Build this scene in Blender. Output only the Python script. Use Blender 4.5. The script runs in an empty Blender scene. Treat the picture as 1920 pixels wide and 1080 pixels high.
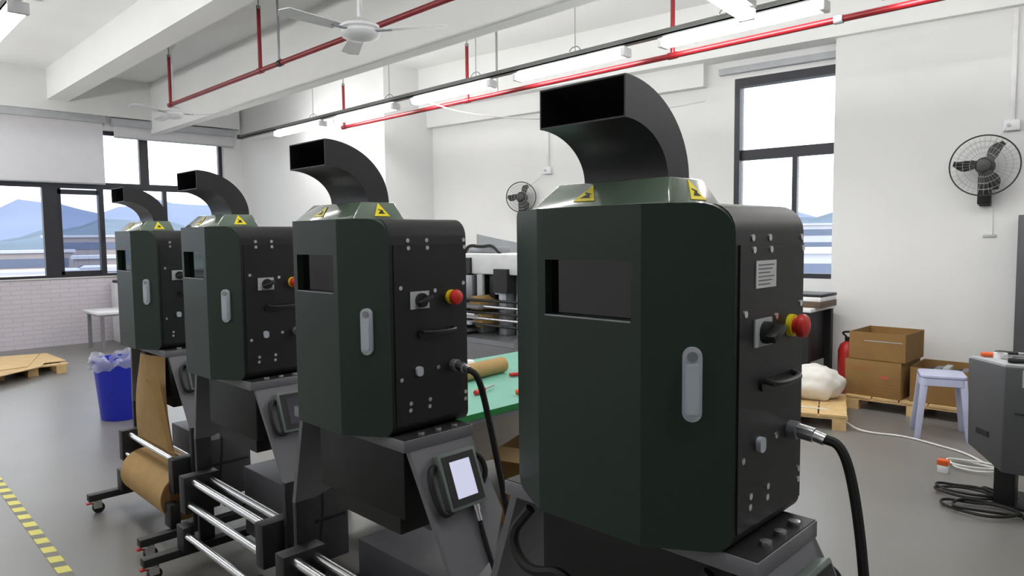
import bpy, bmesh, math, random
from mathutils import Vector, Matrix
random.seed(7)
SC = bpy.context.scene
COL = SC.collection

# ------------------------------------------------------------------ camera
CAMZ = 1.522
cd = bpy.data.cameras.new('camera'); cam = bpy.data.objects.new('camera', cd); COL.objects.link(cam)
cd.sensor_width = 36.0; cd.lens = 1314.3 / 1920 * 36.0; cd.clip_end = 6000; cd.clip_start = 0.05
yaw, pitch, roll = math.radians(44.72), math.radians(4.12), math.radians(-0.64)
_F = Vector((-math.sin(yaw) * math.cos(pitch), math.cos(yaw) * math.cos(pitch), -math.sin(pitch)))
_R = Vector((math.cos(yaw), math.sin(yaw), 0)); _U = _R.cross(_F)
_R, _U = _R * math.cos(roll) + _U * math.sin(roll), -_R * math.sin(roll) + _U * math.cos(roll)
cam.matrix_world = Matrix(((_R.x, _U.x, -_F.x, 0), (_R.y, _U.y, -_F.y, 0), (_R.z, _U.z, -_F.z, CAMZ), (0, 0, 0, 1)))
SC.camera = cam

# ------------------------------------------------------------------ world, exposure
w = bpy.data.worlds.new('overcast_sky'); SC.world = w; w.use_nodes = True
bg = w.node_tree.nodes['Background']; bg.inputs[0].default_value = (0.93, 0.96, 1.0, 1); bg.inputs[1].default_value = 3.0
SC.view_settings.view_transform = 'Standard'; SC.view_settings.look = 'None'
SC.view_settings.gamma = 1.0; SC.view_settings.use_curve_mapping = False
SC.view_settings.exposure = 0.2
try:
    SC.cycles.use_denoising = True
except Exception:
    pass
LAMP_EMIT = 25.0    # glow of the tube lamps' diffusers

# ------------------------------------------------------------------ helpers
def s2l(c):
    return tuple((x / 255 / 12.92) if x / 255 <= 0.04045 else ((x / 255 + 0.055) / 1.055) ** 2.4 for x in c)

MATS = {}
def mat(name, rgb, rough=0.5, metal=0.0, var=0.06, scale=8.0, bump=0.0, spec=0.5, emit=None, es=0.0, coat=0.0, bscale=None):
    if name in MATS: return MATS[name]
    m = bpy.data.materials.new(name); m.use_nodes = True; MATS[name] = m
    nt = m.node_tree; b = nt.nodes['Principled BSDF']; L = nt.links.new
    c = s2l(rgb)
    b.inputs['Roughness'].default_value = rough; b.inputs['Metallic'].default_value = metal
    b.inputs['Specular IOR Level'].default_value = spec; b.inputs['Coat Weight'].default_value = coat
    tc = nt.nodes.new('ShaderNodeTexCoord')
    nz = nt.nodes.new('ShaderNodeTexNoise'); nz.inputs['Scale'].default_value = scale; nz.inputs['Detail'].default_value = 4
    L(tc.outputs['Object'], nz.inputs['Vector'])
    rp = nt.nodes.new('ShaderNodeValToRGB')
    rp.color_ramp.elements[0].position = 0.3; rp.color_ramp.elements[1].position = 0.7
    rp.color_ramp.elements[0].color = tuple(x * (1 - var) for x in c) + (1,)
    rp.color_ramp.elements[1].color = tuple(min(1, x * (1 + var)) for x in c) + (1,)
    L(nz.outputs['Fac'], rp.inputs['Fac']); L(rp.outputs['Color'], b.inputs['Base Color'])
    if bump:
        nz2 = nt.nodes.new('ShaderNodeTexNoise'); nz2.inputs['Scale'].default_value = bscale or scale * 12; nz2.inputs['Detail'].default_value = 3
        L(tc.outputs['Object'], nz2.inputs['Vector'])
        bp = nt.nodes.new('ShaderNodeBump'); bp.inputs['Strength'].default_value = bump; bp.inputs['Distance'].default_value = 0.004
        L(nz2.outputs['Fac'], bp.inputs['Height']); L(bp.outputs['Normal'], b.inputs['Normal'])
    if emit:
        b.inputs['Emission Color'].default_value = s2l(emit) + (1,); b.inputs['Emission Strength'].default_value = es
    return m

def glass_mat(name, tint=(1, 1, 1), refl=0.07):
    m = bpy.data.materials.new(name); m.use_nodes = True; nt = m.node_tree; nt.nodes.clear(); L = nt.links.new
    o = nt.nodes.new('ShaderNodeOutputMaterial'); mx = nt.nodes.new('ShaderNodeMixShader')
    t = nt.nodes.new('ShaderNodeBsdfTransparent'); t.inputs[0].default_value = tint + (1,)
    g = nt.nodes.new('ShaderNodeBsdfGlossy'); g.inputs['Roughness'].default_value = 0.02
    fr = nt.nodes.new('ShaderNodeLayerWeight'); fr.inputs['Blend'].default_value = refl * 4
    L(fr.outputs['Fresnel'], mx.inputs[0]); L(t.outputs[0], mx.inputs[1]); L(g.outputs[0], mx.inputs[2]); L(mx.outputs[0], o.inputs[0])
    return m

class MB:
    def __init__(self): self.v = []; self.f = []
    def add(self, vs, fs):
        n = len(self.v); self.v += [tuple(p) for p in vs]; self.f += [tuple(i + n for i in f) for f in fs]; return self
    def box(self, a, b):
        x0, y0, z0 = a; x1, y1, z1 = b
        return self.add([(x0, y0, z0), (x1, y0, z0), (x1, y1, z0), (x0, y1, z0), (x0, y0, z1), (x1, y0, z1), (x1, y1, z1), (x0, y1, z1)],
                        [(3, 2, 1, 0), (4, 5, 6, 7), (0, 1, 5, 4), (1, 2, 6, 5), (2, 3, 7, 6), (3, 0, 4, 7)])
    def hexa(self, bot, top):           # 4 bottom + 4 top points, counter-clockwise from above
        return self.add(list(bot) + list(top), [(3, 2, 1, 0), (4, 5, 6, 7), (0, 1, 5, 4), (1, 2, 6, 5), (2, 3, 7, 6), (3, 0, 4, 7)])
    def cyl(self, p0, p1, r, n=16, r1=None):
        p0 = Vector(p0); p1 = Vector(p1); d = (p1 - p0).normalized(); r1 = r if r1 is None else r1
        u = d.orthogonal().normalized(); v = d.cross(u)
        vs = [p0 + (u * math.cos(2 * math.pi * i / n) + v * math.sin(2 * math.pi * i / n)) * r for i in range(n)]
        vs += [p1 + (u * math.cos(2 * math.pi * i / n) + v * math.sin(2 * math.pi * i / n)) * r1 for i in range(n)]
        fs = [(i, (i + 1) % n, n + (i + 1) % n, n + i) for i in range(n)] + [tuple(range(n))[::-1], tuple(range(n, 2 * n))]
        return self.add(vs, fs)
    def tube(self, pts, r, n=8, smooth_it=3):
        P = [Vector(p) for p in pts]
        for _ in range(smooth_it):      # Chaikin
            Q = [P[0]]
            for a, b in zip(P[:-1], P[1:]): Q += [a * .75 + b * .25, a * .25 + b * .75]
            P = Q + [P[-1]]
            if len(P) > 220: break
        k = len(P); vs = []; u = None
        for i, p in enumerate(P):
            d = (P[min(i + 1, k - 1)] - P[max(i - 1, 0)]).normalized()
            if d.length == 0: d = Vector((0, 0, 1))
            u = d.orthogonal().normalized() if u is None else (u - d * u.dot(d)).normalized()
            v = d.cross(u)
            vs += [p + (u * math.cos(2 * math.pi * j / n) + v * math.sin(2 * math.pi * j / n)) * r for j in range(n)]
        fs = [(i * n + j, i * n + (j + 1) % n, (i + 1) * n + (j + 1) % n, (i + 1) * n + j) for i in range(k - 1) for j in range(n)]
        fs += [tuple(range(n))[::-1], tuple(range((k - 1) * n, k * n))]
        return self.add(vs, fs)
    def prism(self, poly, ax, a, b):    # poly in the two other axes, extruded along ax from a to b
        def pt(p, t):
            return {'x': (t, p[0], p[1]), 'y': (p[0], t, p[1]), 'z': (p[0], p[1], t)}[ax]
        n = len(poly)
        return self.add([pt(p, a) for p in poly] + [pt(p, b) for p in poly],
                        [tuple(range(n))[::-1], tuple(range(n, 2 * n))] + [(i, (i + 1) % n, n + (i + 1) % n, n + i) for i in range(n)])
    def lathe(self, prof, c=(0, 0, 0), n=24):   # profile (r, z) around z
        k = len(prof); vs = []
        for r, z in prof: vs += [(c[0] + r * math.cos(2 * math.pi * j / n), c[1] + r * math.sin(2 * math.pi * j / n), c[2] + z) for j in range(n)]
        fs = [(i * n + j, i * n + (j + 1) % n, (i + 1) * n + (j + 1) % n, (i + 1) * n + j) for i in range(k - 1) for j in range(n)]
        if prof[0][0] > 1e-6: fs.append(tuple(range(n))[::-1])
        if prof[-1][0] > 1e-6: fs.append(tuple(range((k - 1) * n, k * n)))
        return self.add(vs, fs)
    def xf(self, M):
        self.v = [tuple(M @ Vector(p)) for p in self.v]; return self
    def build(self, name, m, parent=None, smooth=False, bevel=0.0, seg=2, sharp=38):
        me = bpy.data.meshes.new(name); bm = bmesh.new()
        vs = [bm.verts.new(p) for p in self.v]
        for f in self.f:
            try: bm.faces.new([vs[i] for i in f])
            except ValueError: pass
        bmesh.ops.remove_doubles(bm, verts=bm.verts, dist=1e-6)
        bmesh.ops.recalc_face_normals(bm, faces=bm.faces)
        if bevel:
            es = [e for e in bm.edges if len(e.link_faces) == 2 and e.calc_face_angle(0) > 0.6]
            bmesh.ops.bevel(bm, geom=es, offset=bevel, segments=seg, affect='EDGES', profile=0.5, clamp_overlap=True)
        bm.to_mesh(me); bm.free()
        if smooth or bevel:
            for p in me.polygons: p.use_smooth = True
            me.set_sharp_from_angle(angle=math.radians(sharp))
        me.materials.append(m)
        o = bpy.data.objects.new(name, me); COL.objects.link(o)
        if parent: o.parent = parent
        return o

def tag(o, label=None, cat=None, group=None, kind=None):
    if label: o['label'] = label
    if cat: o['category'] = cat
    if group: o['group'] = group
    if kind: o['kind'] = kind
    return o
def thing(name, label, cat, loc=(0, 0, 0), rz=0.0, group=None):
    o = bpy.data.objects.new(name, None); o.empty_display_size = 0.1; COL.objects.link(o)
    o.location = loc; o.rotation_euler = (0, 0, rz)
    return tag(o, label, cat, group)
def copy_tree(o, parent=None):
    c = o.copy(); COL.objects.link(c); c.parent = parent
    for ch in list(o.children): copy_tree(ch, c)
    return c
def struct(name, mb, m, parent=None, **k):
    o = mb.build(name, m, parent, **k)
    if not parent: o['kind'] = 'structure'
    return o
def B(a, b): return MB().box(a, b)
def ellipse_pts(cx, cz, rx, rz, a0, a1, n):
    return [(cx + rx * math.cos(a0 + (a1 - a0) * i / n), cz + rz * math.sin(a0 + (a1 - a0) * i / n)) for i in range(n + 1)]
def rrect(x0, x1, z0, z1, r, rb=None, n=6):     # rounded rectangle, counter-clockwise; rb: bottom radius
    rb = r if rb is None else rb; P = []
    for cx, cz, q, a in ((x1, z0, rb, -90), (x1, z1, r, 0), (x0, z1, r, 90), (x0, z0, rb, 180)):
        sx = -1 if cx == x1 else 1; sz = 1 if cz == z0 else -1
        for i in range(n + 1):
            t = math.radians(a + 90 * i / n); P.append((cx + sx * q + q * math.cos(t), cz + sz * q + q * math.sin(t)))
    return P

# ------------------------------------------------------------------ materials
WALL = mat('white_wall_paint', (229, 230, 230), 0.85, var=0.02, scale=1.5, bump=0.05)
CEIL = mat('ceiling_paint', (240, 241, 240), 0.9, var=0.02, scale=1.2, bump=0.05)
FRAME = mat('window_aluminium', (48, 49, 56), 0.45, 0.2)
GREEN = mat('dark_green_paint', (39, 54, 45), 0.42, var=0.03, scale=3, spec=0.36)
HOODG = mat('green_gloss_paint', (92, 108, 94), 0.15, var=0.03, scale=3, coat=1.0)
CHAR = mat('charcoal_powder_coat', (22, 22, 25), 0.45, var=0.05, scale=40, bump=0.05)
DGREY = mat('dark_grey_steel', (116, 116, 122), 0.5, var=0.05, scale=6)
BLACK = mat('black_plastic', (20, 20, 21), 0.45)
MATTEB = mat('matte_black_metal', (30, 30, 32), 0.55)
ELBOW = mat('black_duct_metal', (46, 46, 50), 0.42, var=0.04)
CHROME = mat('bright_steel', (222, 222, 224), 0.26, 1.0, var=0.03)
HANDLE = mat('satin_grey_metal', (188, 194, 204), 0.35, 0.15)
RED = mat('red_plastic', (200, 44, 40), 0.4)
YEL = mat('yellow_sign_paint', (232, 214, 30), 0.5)
WHITE = mat('white_plastic', (232, 233, 236), 0.45)
LGREY = mat('light_grey_plastic', (178, 182, 186), 0.5)
KRAFT = mat('kraft_paper', (178, 144, 92), 0.8, var=0.07, scale=14, bump=0.08)
KRAFTD = mat('kraft_paper_core', (150, 112, 68), 0.85, var=0.1, scale=30)
CARD = mat('corrugated_cardboard', (140, 107, 62), 0.85, var=0.07, scale=9, bump=0.06)
WOOD = mat('pallet_pine', (212, 180, 128), 0.75, var=0.14, scale=10, bump=0.1)
PIPE = mat('fire_pipe_red', (128, 20, 28), 0.35)
RUBBER = mat('black_rubber', (16, 16, 17), 0.6)
STEEL = mat('galvanised_steel', (150, 152, 156), 0.4, 0.7)
WCABLE = mat('white_cable', (222, 222, 218), 0.5)

# floor: grey epoxy with faint mottling
FLOOR = bpy.data.materials.new('grey_epoxy_floor'); FLOOR.use_nodes = True
nt = FLOOR.node_tree; b = nt.nodes['Principled BSDF']; L = nt.links.new
tc = nt.nodes.new('ShaderNodeTexCoord'); n1 = nt.nodes.new('ShaderNodeTexNoise'); n1.inputs['Scale'].default_value = 0.7; n1.inputs['Detail'].default_value = 6
n2 = nt.nodes.new('ShaderNodeTexNoise'); n2.inputs['Scale'].default_value = 6; n2.inputs['Detail'].default_value = 3
L(tc.outputs['Object'], n1.inputs['Vector']); L(tc.outputs['Object'], n2.inputs['Vector'])
rp = nt.nodes.new('ShaderNodeValToRGB'); rp.color_ramp.elements[0].position = .3; rp.color_ramp.elements[1].position = .75
rp.color_ramp.elements[0].color = s2l((116, 114, 111)) + (1,); rp.color_ramp.elements[1].color = s2l((130, 128, 125)) + (1,)
L(n1.outputs['Fac'], rp.inputs['Fac']); L(rp.outputs['Color'], b.inputs['Base Color'])
mr = nt.nodes.new('ShaderNodeMapRange'); mr.inputs['To Min'].default_value = .32; mr.inputs['To Max'].default_value = .36
L(n2.outputs['Fac'], mr.inputs['Value']); L(mr.outputs['Result'], b.inputs['Roughness'])

# painted brick (low left wall)
BRICK = bpy.data.materials.new('white_painted_brick'); BRICK.use_nodes = True
nt = BRICK.node_tree; b = nt.nodes['Principled BSDF']; L = nt.links.new; b.inputs['Roughness'].default_value = .8
tc = nt.nodes.new('ShaderNodeTexCoord'); sx = nt.nodes.new('ShaderNodeSeparateXYZ'); cx_ = nt.nodes.new('ShaderNodeCombineXYZ')
L(tc.outputs['Object'], sx.inputs[0]); L(sx.outputs['Y'], cx_.inputs['X']); L(sx.outputs['Z'], cx_.inputs['Y'])
bt = nt.nodes.new('ShaderNodeTexBrick'); bt.inputs['Scale'].default_value = 1.0
bt.inputs['Brick Width'].default_value = .24; bt.inputs['Row Height'].default_value = .065; bt.inputs['Mortar Size'].default_value = .006
bt.inputs['Color1'].default_value = s2l((222, 216, 226)) + (1,); bt.inputs['Color2'].default_value = s2l((218, 212, 222)) + (1,); bt.inputs['Mortar'].default_value = s2l((204, 198, 206)) + (1,)
L(cx_.outputs[0], bt.inputs['Vector']); L(bt.outputs['Color'], b.inputs['Base Color'])
bp = nt.nodes.new('ShaderNodeBump'); bp.inputs['Strength'].default_value = .25; bp.inputs['Distance'].default_value = .003; bp.invert = True
L(bt.outputs['Fac'], bp.inputs['Height']); L(bp.outputs['Normal'], b.inputs['Normal'])

GLASST = glass_mat('tinted_window_glass', (0.70, 0.74, 0.82), 0.08)
GLASS = glass_mat('window_glass', (0.96, 0.98, 1.0), 0.06)

# ================================================================== SETTING
ZS = 4.0                                   # slab
XW = -12.0                                 # left wall plane
th = math.radians(6); DX = Vector((math.cos(th), math.sin(th), 0)); NX = Vector((-math.sin(th), math.cos(th), 0))
C1 = Vector((-12.0, 5.458, 0)); A1 = Vector((-8.28, 5.849, 0)); B1 = Vector((-8.379, 6.795, 0))
def rw(s, off=0.0, z=0.0):                 # point on the recessed far wall: s along it, off towards the room
    p = B1 + DX * s - NX * off; return (p.x, p.y, z)
def slab_on(mb, s0, s1, o0, o1, z0, z1):   # a block along the far wall between offsets o0 < o1 (towards the room)
    a, b_, c, d = rw(s0, o1), rw(s1, o1), rw(s1, o0), rw(s0, o0)
    return mb.hexa([(p[0], p[1], z0) for p in (a, b_, c, d)], [(p[0], p[1], z1) for p in (a, b_, c, d)])
XR = 6.0; YB = -5.0
struct('floor', B((XW - .3, YB - .3, -.2), (XR + .3, 9.2, 0)), FLOOR)
struct('ceiling', B((XW - .3, YB - .3, ZS), (XR + .3, 9.2, ZS + .2)), CEIL)
# left wall with its window band
WY0, WY1 = -4.0, 5.16; SILL, WTOP = 0.99, 3.22
struct('wall_left', B((XW - .25, YB - .3, 0), (XW, 6.2, SILL)), BRICK)
mb = B((XW - .25, YB - .3, WTOP), (XW, 6.2, ZS)); mb.box((XW - .25, WY1, SILL), (XW, 6.2, WTOP)); mb.box((XW - .25, YB - .3, SILL), (XW, WY0, WTOP))
struct('wall_left_upper', mb, WALL)
struct('trim_1', B((XW - .02, WY0, SILL), (XW + .02, WY1, SILL + .015)), WALL)
# window 1
w1 = bpy.data.objects.new('window_1', None); COL.objects.link(w1); w1.location = (XW - .12, 0, 0); w1['kind'] = 'structure'
FD = .035
def fr(y0, y1, z0, z1, d=FD): return B((-d, y0, z0), (d, y1, z1)).build('frame_bar', FRAME, w1)
fr(WY0, WY1, 2.33, 2.43, .045)
fr(WY0, WY1, SILL, SILL + .05); fr(WY0, WY1, WTOP - .06, WTOP)
MULL = [-3.95, -1.6, .75, 3.9, 5.12]
for y in (-3.97, -1.55, .47): fr(y - .09, y + .09, SILL, 2.33, .05)
fr(2.50, 2.69, SILL, 2.33, .05); fr(5.1, 5.16, SILL, WTOP)
for y in (-2.7, -.55, 1.5, 4.2): fr(y - .03, y + .03, SILL, 2.33)
fr(3.23, 3.30, SILL, 2.33, .05)
for y in (-3.97, -1.3, 1.3, 3.91): fr(y - .065, y + .065, 2.43, WTOP)
sash = B((-.02, 2.69, SILL + .05), (.02, 2.74, 2.33)); sash.box((-.02, 2.69, 2.24), (.02, 3.23, 2.31)); sash.box((-.02, 2.69, SILL + .05), (.02, 3.23, SILL + .10))
sash.build('sash', FRAME, w1)
B((.05, 3.235, 1.55), (.08, 3.27, 1.70)).build('latch', BLACK, w1)
ys = [WY0, -1.55, .47, 2.6, 3.26, WY1]
for a, c in zip(ys[:-1], ys[1:]): B((-.003, a, SILL + .03), (.003, c, 2.34)).build('pane', GLASST if a == 2.6 else GLASS, w1)
ys = [WY0, -1.3, 1.3, 3.91, WY1]
for a, c in zip(ys[:-1], ys[1:]): B((-.003, a, 2.42), (.003, c, WTOP - .04)).build('pane', GLASS, w1)
# corner wall (nearer), its return, recessed wall, fan wall
def wallseg(name, P, Q, t, z0=0, z1=ZS, m=WALL):
    d = (Q - P).normalized(); n = Vector((-d.y, d.x, 0)) * t
    pts = [P, Q, Q + n, P + n]
    return struct(name, MB().hexa([(p.x, p.y, z0) for p in pts], [(p.x, p.y, z1) for p in pts]), m)
wallseg('wall_corner', C1 - DX * .1, A1, 1.3)
WS0, WS1 = 4.66, 6.35                     # window opening along the recessed wall
WB2, WT2 = 1.06, 3.22
mb = MB(); slab_on(mb, -.3, WS0, -.25, 0, 0, ZS); slab_on(mb, WS0, 7.0, -.25, 0, 0, WB2); slab_on(mb, WS0, 7.0, -.25, 0, WT2, ZS); slab_on(mb, WS1, 7.0, -.25, 0, WB2, WT2)
struct('wall_far', mb, WALL)
mb = MB(); slab_on(mb, 5.742, 16, -.25, .20, 0, 3.42); struct('wall_right', mb, WALL)
struct('wall_back', B((XW, YB - .3, 0), (XR, YB, ZS)), WALL)
struct('wall_east', B((XR, YB - .3, 0), (XR + .3, 9.2, ZS)), WALL)
# window 2 in the recess
w2 = bpy.data.objects.new('window_2', None); COL.objects.link(w2); w2['kind'] = 'structure'
def fr2(s0, s1, z0, z1, o0=-.12, o1=-.05, name='frame_bar', m=FRAME):
    mb = MB(); slab_on(mb, s0, s1, o0, o1, z0, z1); return mb.build(name, m, w2)
fr2(WS0, WS0 + .06, WB2, WT2, -.12, .0); fr2(WS0 + .06, WS1, WT2 - .09, WT2, -.12, 0); fr2(WS0 + .06, WS1, 2.34, 2.45); fr2(WS0 + .06, WS1, WB2, WB2 + .05)
fr2(5.27, 5.32, WB2 + .05, 2.34); fr2(WS1 - .06, WS1, WB2 + .05, WT2 - .09)
fr2(WS0 + .06, 5.27, WB2 + .05, 2.34, -.088, -.082, 'pane', GLASS); fr2(5.32, WS1 - .06, WB2 + .05, 2.34, -.088, -.082, 'pane', GLASS)
fr2(WS0 + .06, WS1 - .06, 2.45, WT2 - .09, -.088, -.082, 'pane', GLASS)
# ceiling beams
struct('trim_2', B((XW, 3.99, 3.22), (XR, 4.14, ZS)), CEIL)
struct('trim_3', B((XW, 2.59, 3.57), (XR, 2.85, ZS)), CEIL)
struct('trim_4', B((XW, -.2, 3.5), (XR, .25, ZS)), CEIL)
mb = MB(); slab_on(mb, -.2, 16, .0, .28, 3.42, ZS); struct('trim_5', mb, CEIL)
mb = MB(); slab_on(mb, 0, 4.35, .0, .12, 3.17, 3.42); struct('trim_6', mb, WALL)
struct('trim_7', B((XW, YB, 3.42), (XW + .12, 5.4, ZS)), WALL)

# roller blinds
def blind(name, label, y0, y1, ztop, zbot, mtl):
    t = thing(name, label, 'blind', (XW + .06, (y0 + y1) / 2, ztop), group='roller blinds at the windows')
    h = (y1 - y0) / 2
    MB().prism([(-.05, -.11), (.05, -.11), (.05, 0), (-.05, 0)], 'y', -h, h).build('cassette', LGREY, t, bevel=.01)
    MB().add([(0, -h + .03, zbot - ztop), (0, h - .03, zbot - ztop), (0, h - .03, -.1), (0, -h + .03, -.1)], [(0, 1, 2, 3)]).build('fabric', mtl, t)
    MB().cyl((0, -h + .03, zbot - ztop), (0, h - .03, zbot - ztop), .012, 8).build('bottom_bar', LGREY, t)
    return t
FAB = mat('blind_fabric', (214, 212, 216), 0.9, var=0.02)
nt = FAB.node_tree; tr_ = nt.nodes.new('ShaderNodeBsdfTranslucent'); tr_.inputs[0].default_value = (.8, .79, .82, 1)
mx_ = nt.nodes.new('ShaderNodeMixShader'); mx_.inputs[0].default_value = .15
nt.links.new(nt.nodes['Principled BSDF'].outputs[0], mx_.inputs[1]); nt.links.new(tr_.outputs[0], mx_.inputs[2]); nt.links.new(mx_.outputs[0], nt.nodes['Material Output'].inputs[0])
blind('roller_blind', 'wide pale roller blind pulled down over the upper panes at far left', -1.2, 3.33, 3.42, 2.40, FAB)
blind('roller_blind', 'short pale roller blind rolled up above the clear corner panes', 3.42, 5.33, 3.40, 3.12, FAB)
mb = MB(); slab_on(mb, 4.5, 5.75, .0, .07, 3.27, 3.34)
tag(mb.build('roller_blind', LGREY, bevel=.008), 'grey blind cassette rolled up above the tall window beside the white pillar', 'blind', 'roller blinds at the windows')

# ================================================================== OUTSIDE
OUTG = mat('hazy_ground', (100, 112, 108), 0.9, var=0.2, scale=.02)
struct('ground_outside', B((-3500, -800, -18.2), (-13, 3500, -18)), OUTG)
def ridge(name, r0, r1, a0, a1, hfun, m):
    mb = MB(); n = 90; vs = []
    for i in range(n + 1):
        a = math.radians(a0 + (a1 - a0) * i / n); d = Vector((-math.sin(a), math.cos(a), 0)); h = hfun(math.degrees(a))
        for k, (fr_, hh) in enumerate(((0, -18), (.35, h * .45), (.7, h * .8), (1, h), (1.5, -18))):
            p = d * (r0 + (r1 - r0) * fr_ * (1 + .03 * math.sin(i * 1.3 + k))); vs.append((p.x, p.y, hh))
    fs = [(i * 5 + k, i * 5 + k + 1, (i + 1) * 5 + k + 1, (i + 1) * 5 + k) for i in range(n) for k in range(4)]
    mb.add(vs, fs); o = mb.build(name, m, smooth=True); o['kind'] = 'structure'; return o
MTF = mat('far_forest_haze_tint', (118, 128, 150), 1.0, var=0.05, scale=.004, spec=0)  # distance haze is mixed into the forest colour as blue-grey
MTN = mat('near_forest_haze_tint', (104, 116, 128), 1.0, var=0.12, scale=.01, spec=0)  # nearer ridge, its base colour also tinted with distance haze
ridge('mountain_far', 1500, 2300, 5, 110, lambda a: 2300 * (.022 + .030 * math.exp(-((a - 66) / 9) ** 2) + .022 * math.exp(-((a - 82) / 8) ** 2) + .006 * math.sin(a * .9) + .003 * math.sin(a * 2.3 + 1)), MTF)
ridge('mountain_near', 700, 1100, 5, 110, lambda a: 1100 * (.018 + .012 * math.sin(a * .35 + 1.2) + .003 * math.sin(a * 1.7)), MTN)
BW = mat('pale_concrete', (180, 180, 188), 0.9, var=0.04, scale=.2); BT = mat('tan_facade', (152, 142, 142), 0.9, var=0.05, scale=.2); BGL = mat('blue_grey_glazing', (92, 102, 124), 0.3)
GRN = mat('roadside_trees', (84, 104, 84), 0.95, var=0.25, scale=.6)
def building(label, az, dist, wid, dep, top, m, floors=4):
    a = math.radians(az); c = Vector((-math.sin(a), math.cos(a), 0)) * dist
    t = thing('building', label, 'building', (c.x, c.y, -18), a, 'city buildings outside the windows')
    hz = top + CAMZ + 18
    B((-wid / 2, 0, 0), (wid / 2, dep, hz)).build('walls', m, t)
    B((-wid / 2 - .4, -.4, hz), (wid / 2 + .4, dep + .4, hz + .5)).build('roof_slab', BW, t)
    for k in range(floors):
        z1 = hz - 1.0 - k * 3.2
        if z1 < 2: break
        B((-wid / 2 + .8, -.12, z1 - 1.5), (wid / 2 - .8, .1, z1)).build('window_band', BGL, t)
    return t
building('long white low building seen through the leftmost window', 81.0, 110, 18, 10, -4.2, BW)
building('broad white roofed hall lowest in the leftmost window', 79.0, 60, 14, 8, -4.0, BW, 2)
building('tan apartment block behind the white buildings in the sliding window', 74.0, 170, 26, 14, 1.0, BT, 5)
building('white stepped building in the middle of the sliding window', 73.4, 95, 9, 8, -3.4, BW, 3)
building('pale grey block at the left edge of the leftmost window', 84.5, 175, 16, 10, -1.0, BT, 3)
building('tall lilac grey tower in the tall window behind the nearest machine', 28.6, 260, 13, 12, 18, BT, 12)
building('broad white office block filling the tall window strip', 24.2, 190, 34, 14, 2.2, BW, 4)
building('white terrace roofs low in the tall window strip', 23.4, 75, 16, 8, -1.9, BW, 2)
for k_, (az_, d_, w_, tp_, nm_) in enumerate(((85.2, 88, 6, -4.6, 'leftmost'), (82.2, 74, 5, -4.9, 'second from left'), (80.0, 84, 5, -3.9, 'third from left'), (79.0, 150, 12, -1.8, 'middle'), (75.0, 72, 4, -4.9, 'third from right'), (74.9, 128, 8, -2.6, 'second from right'), (72.3, 112, 6, -3.6, 'rightmost'))):
    building('small low-rise rooftop outside the left windows, ' + nm_ + ' of the small ones', az_, d_, w_, 6, tp_, (BW, BT)[k_ % 2], 2)
def tree_clump(label, az, dist, r, top):
    a = math.radians(az); c = Vector((-math.sin(a), math.cos(a), 0)) * dist; mb = MB()
    t = thing('tree', label, 'tree', (c.x, c.y, -18)); H = top + CAMZ + 18
    bm_ = bmesh.new(); bmesh.ops.create_icosphere(bm_, subdivisions=3, radius=1)
    for v in bm_.verts:
        k = 1 + .18 * math.sin(v.co.x * 5 + az) * math.cos(v.co.y * 6) + .1 * math.sin(v.co.z * 9 + v.co.x * 4); v.co = Vector((v.co.x * r * k, v.co.y * r * k, H - r * 1.0 + v.co.z * r * k))
    me = bpy.data.meshes.new('crown'); bm_.to_mesh(me); bm_.free(); me.materials.append(GRN)
    o = bpy.data.objects.new('crown', me); COL.objects.link(o); o.parent = t
    MB().cyl((0, 0, 0), (0, 0, H - r), .3, 8).build('trunk', mat('bark', (90, 80, 70), .9), t)
tree_clump('pale green tree outside beside the farthest machine', 69.6, 80, 4.2, -1.0)
tree_clump('dark green tree low in the sliding window', 69.8, 60, 2.4, -3.4)

# ================================================================== PIPES, TRACK, LAMPS, FANS
def pipe_run(label, x0, x1, y, z, drops, r=.024, joints=()):
    t = thing('fire_pipe', label, 'pipe', (x0, y, z), group='red sprinkler pipes under the ceiling')
    MB().cyl((0, 0, 0), (x1 - x0, 0, 0), r, 12).build('main_pipe', PIPE, t, smooth=True)
    for dx_, top in drops:
        x = dx_ - x0
        MB().cyl((x, 0, 0), (x, 0, top - z), r * .8, 10).build('riser_pipe', PIPE, t, smooth=True)
        MB().cyl((x, 0, top - z), (x, 0, top - z + .03), r * .9, 10).cyl((x, 0, top - z + .02), (x, 0, ZS - z), .006, 6).build('hanger_rod', STEEL, t)
        MB().cyl((x - .04, 0, 0), (x + .04, 0, 0), r * 1.25, 12).build('tee_fitting', PIPE, t, smooth=True)
    for jx, m_ in joints:
        MB().cyl((jx - x0 - .03, 0, 0), (jx - x0 + .03, 0, 0), r * 1.3, 12).build('coupling', m_, t, smooth=True)
    return t
pipe_run('long red sprinkler pipe running along the far wall below the lamp row', -8.43, 5.5, 5.29, 3.045, [(-8.42, 3.60), (-5.90, 3.63), (-3.29, 3.60)], joints=[(-1.93, LGREY)])
pipe_run('red sprinkler pipe over the machine row beside the ceiling fans', -8.95, 5.5, 3.22, 3.16, [(-6.58, 3.74), (-8.93, 3.72)], joints=[(-6.18, BLACK)])
for (x, y, z0, lab) in ((-6.2, 3.22, 3.19, 'thin grey hanger rod holding the sprinkler pipe near the ceiling fan'), (-5.43, 5.29, 3.075, 'thin grey hanger rod holding the far sprinkler pipe between two lamps')):
    tag(MB().cyl((x, y, z0), (x, y, ZS), .012, 8).build('hanger_rod', STEEL), lab, 'rod')

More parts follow.
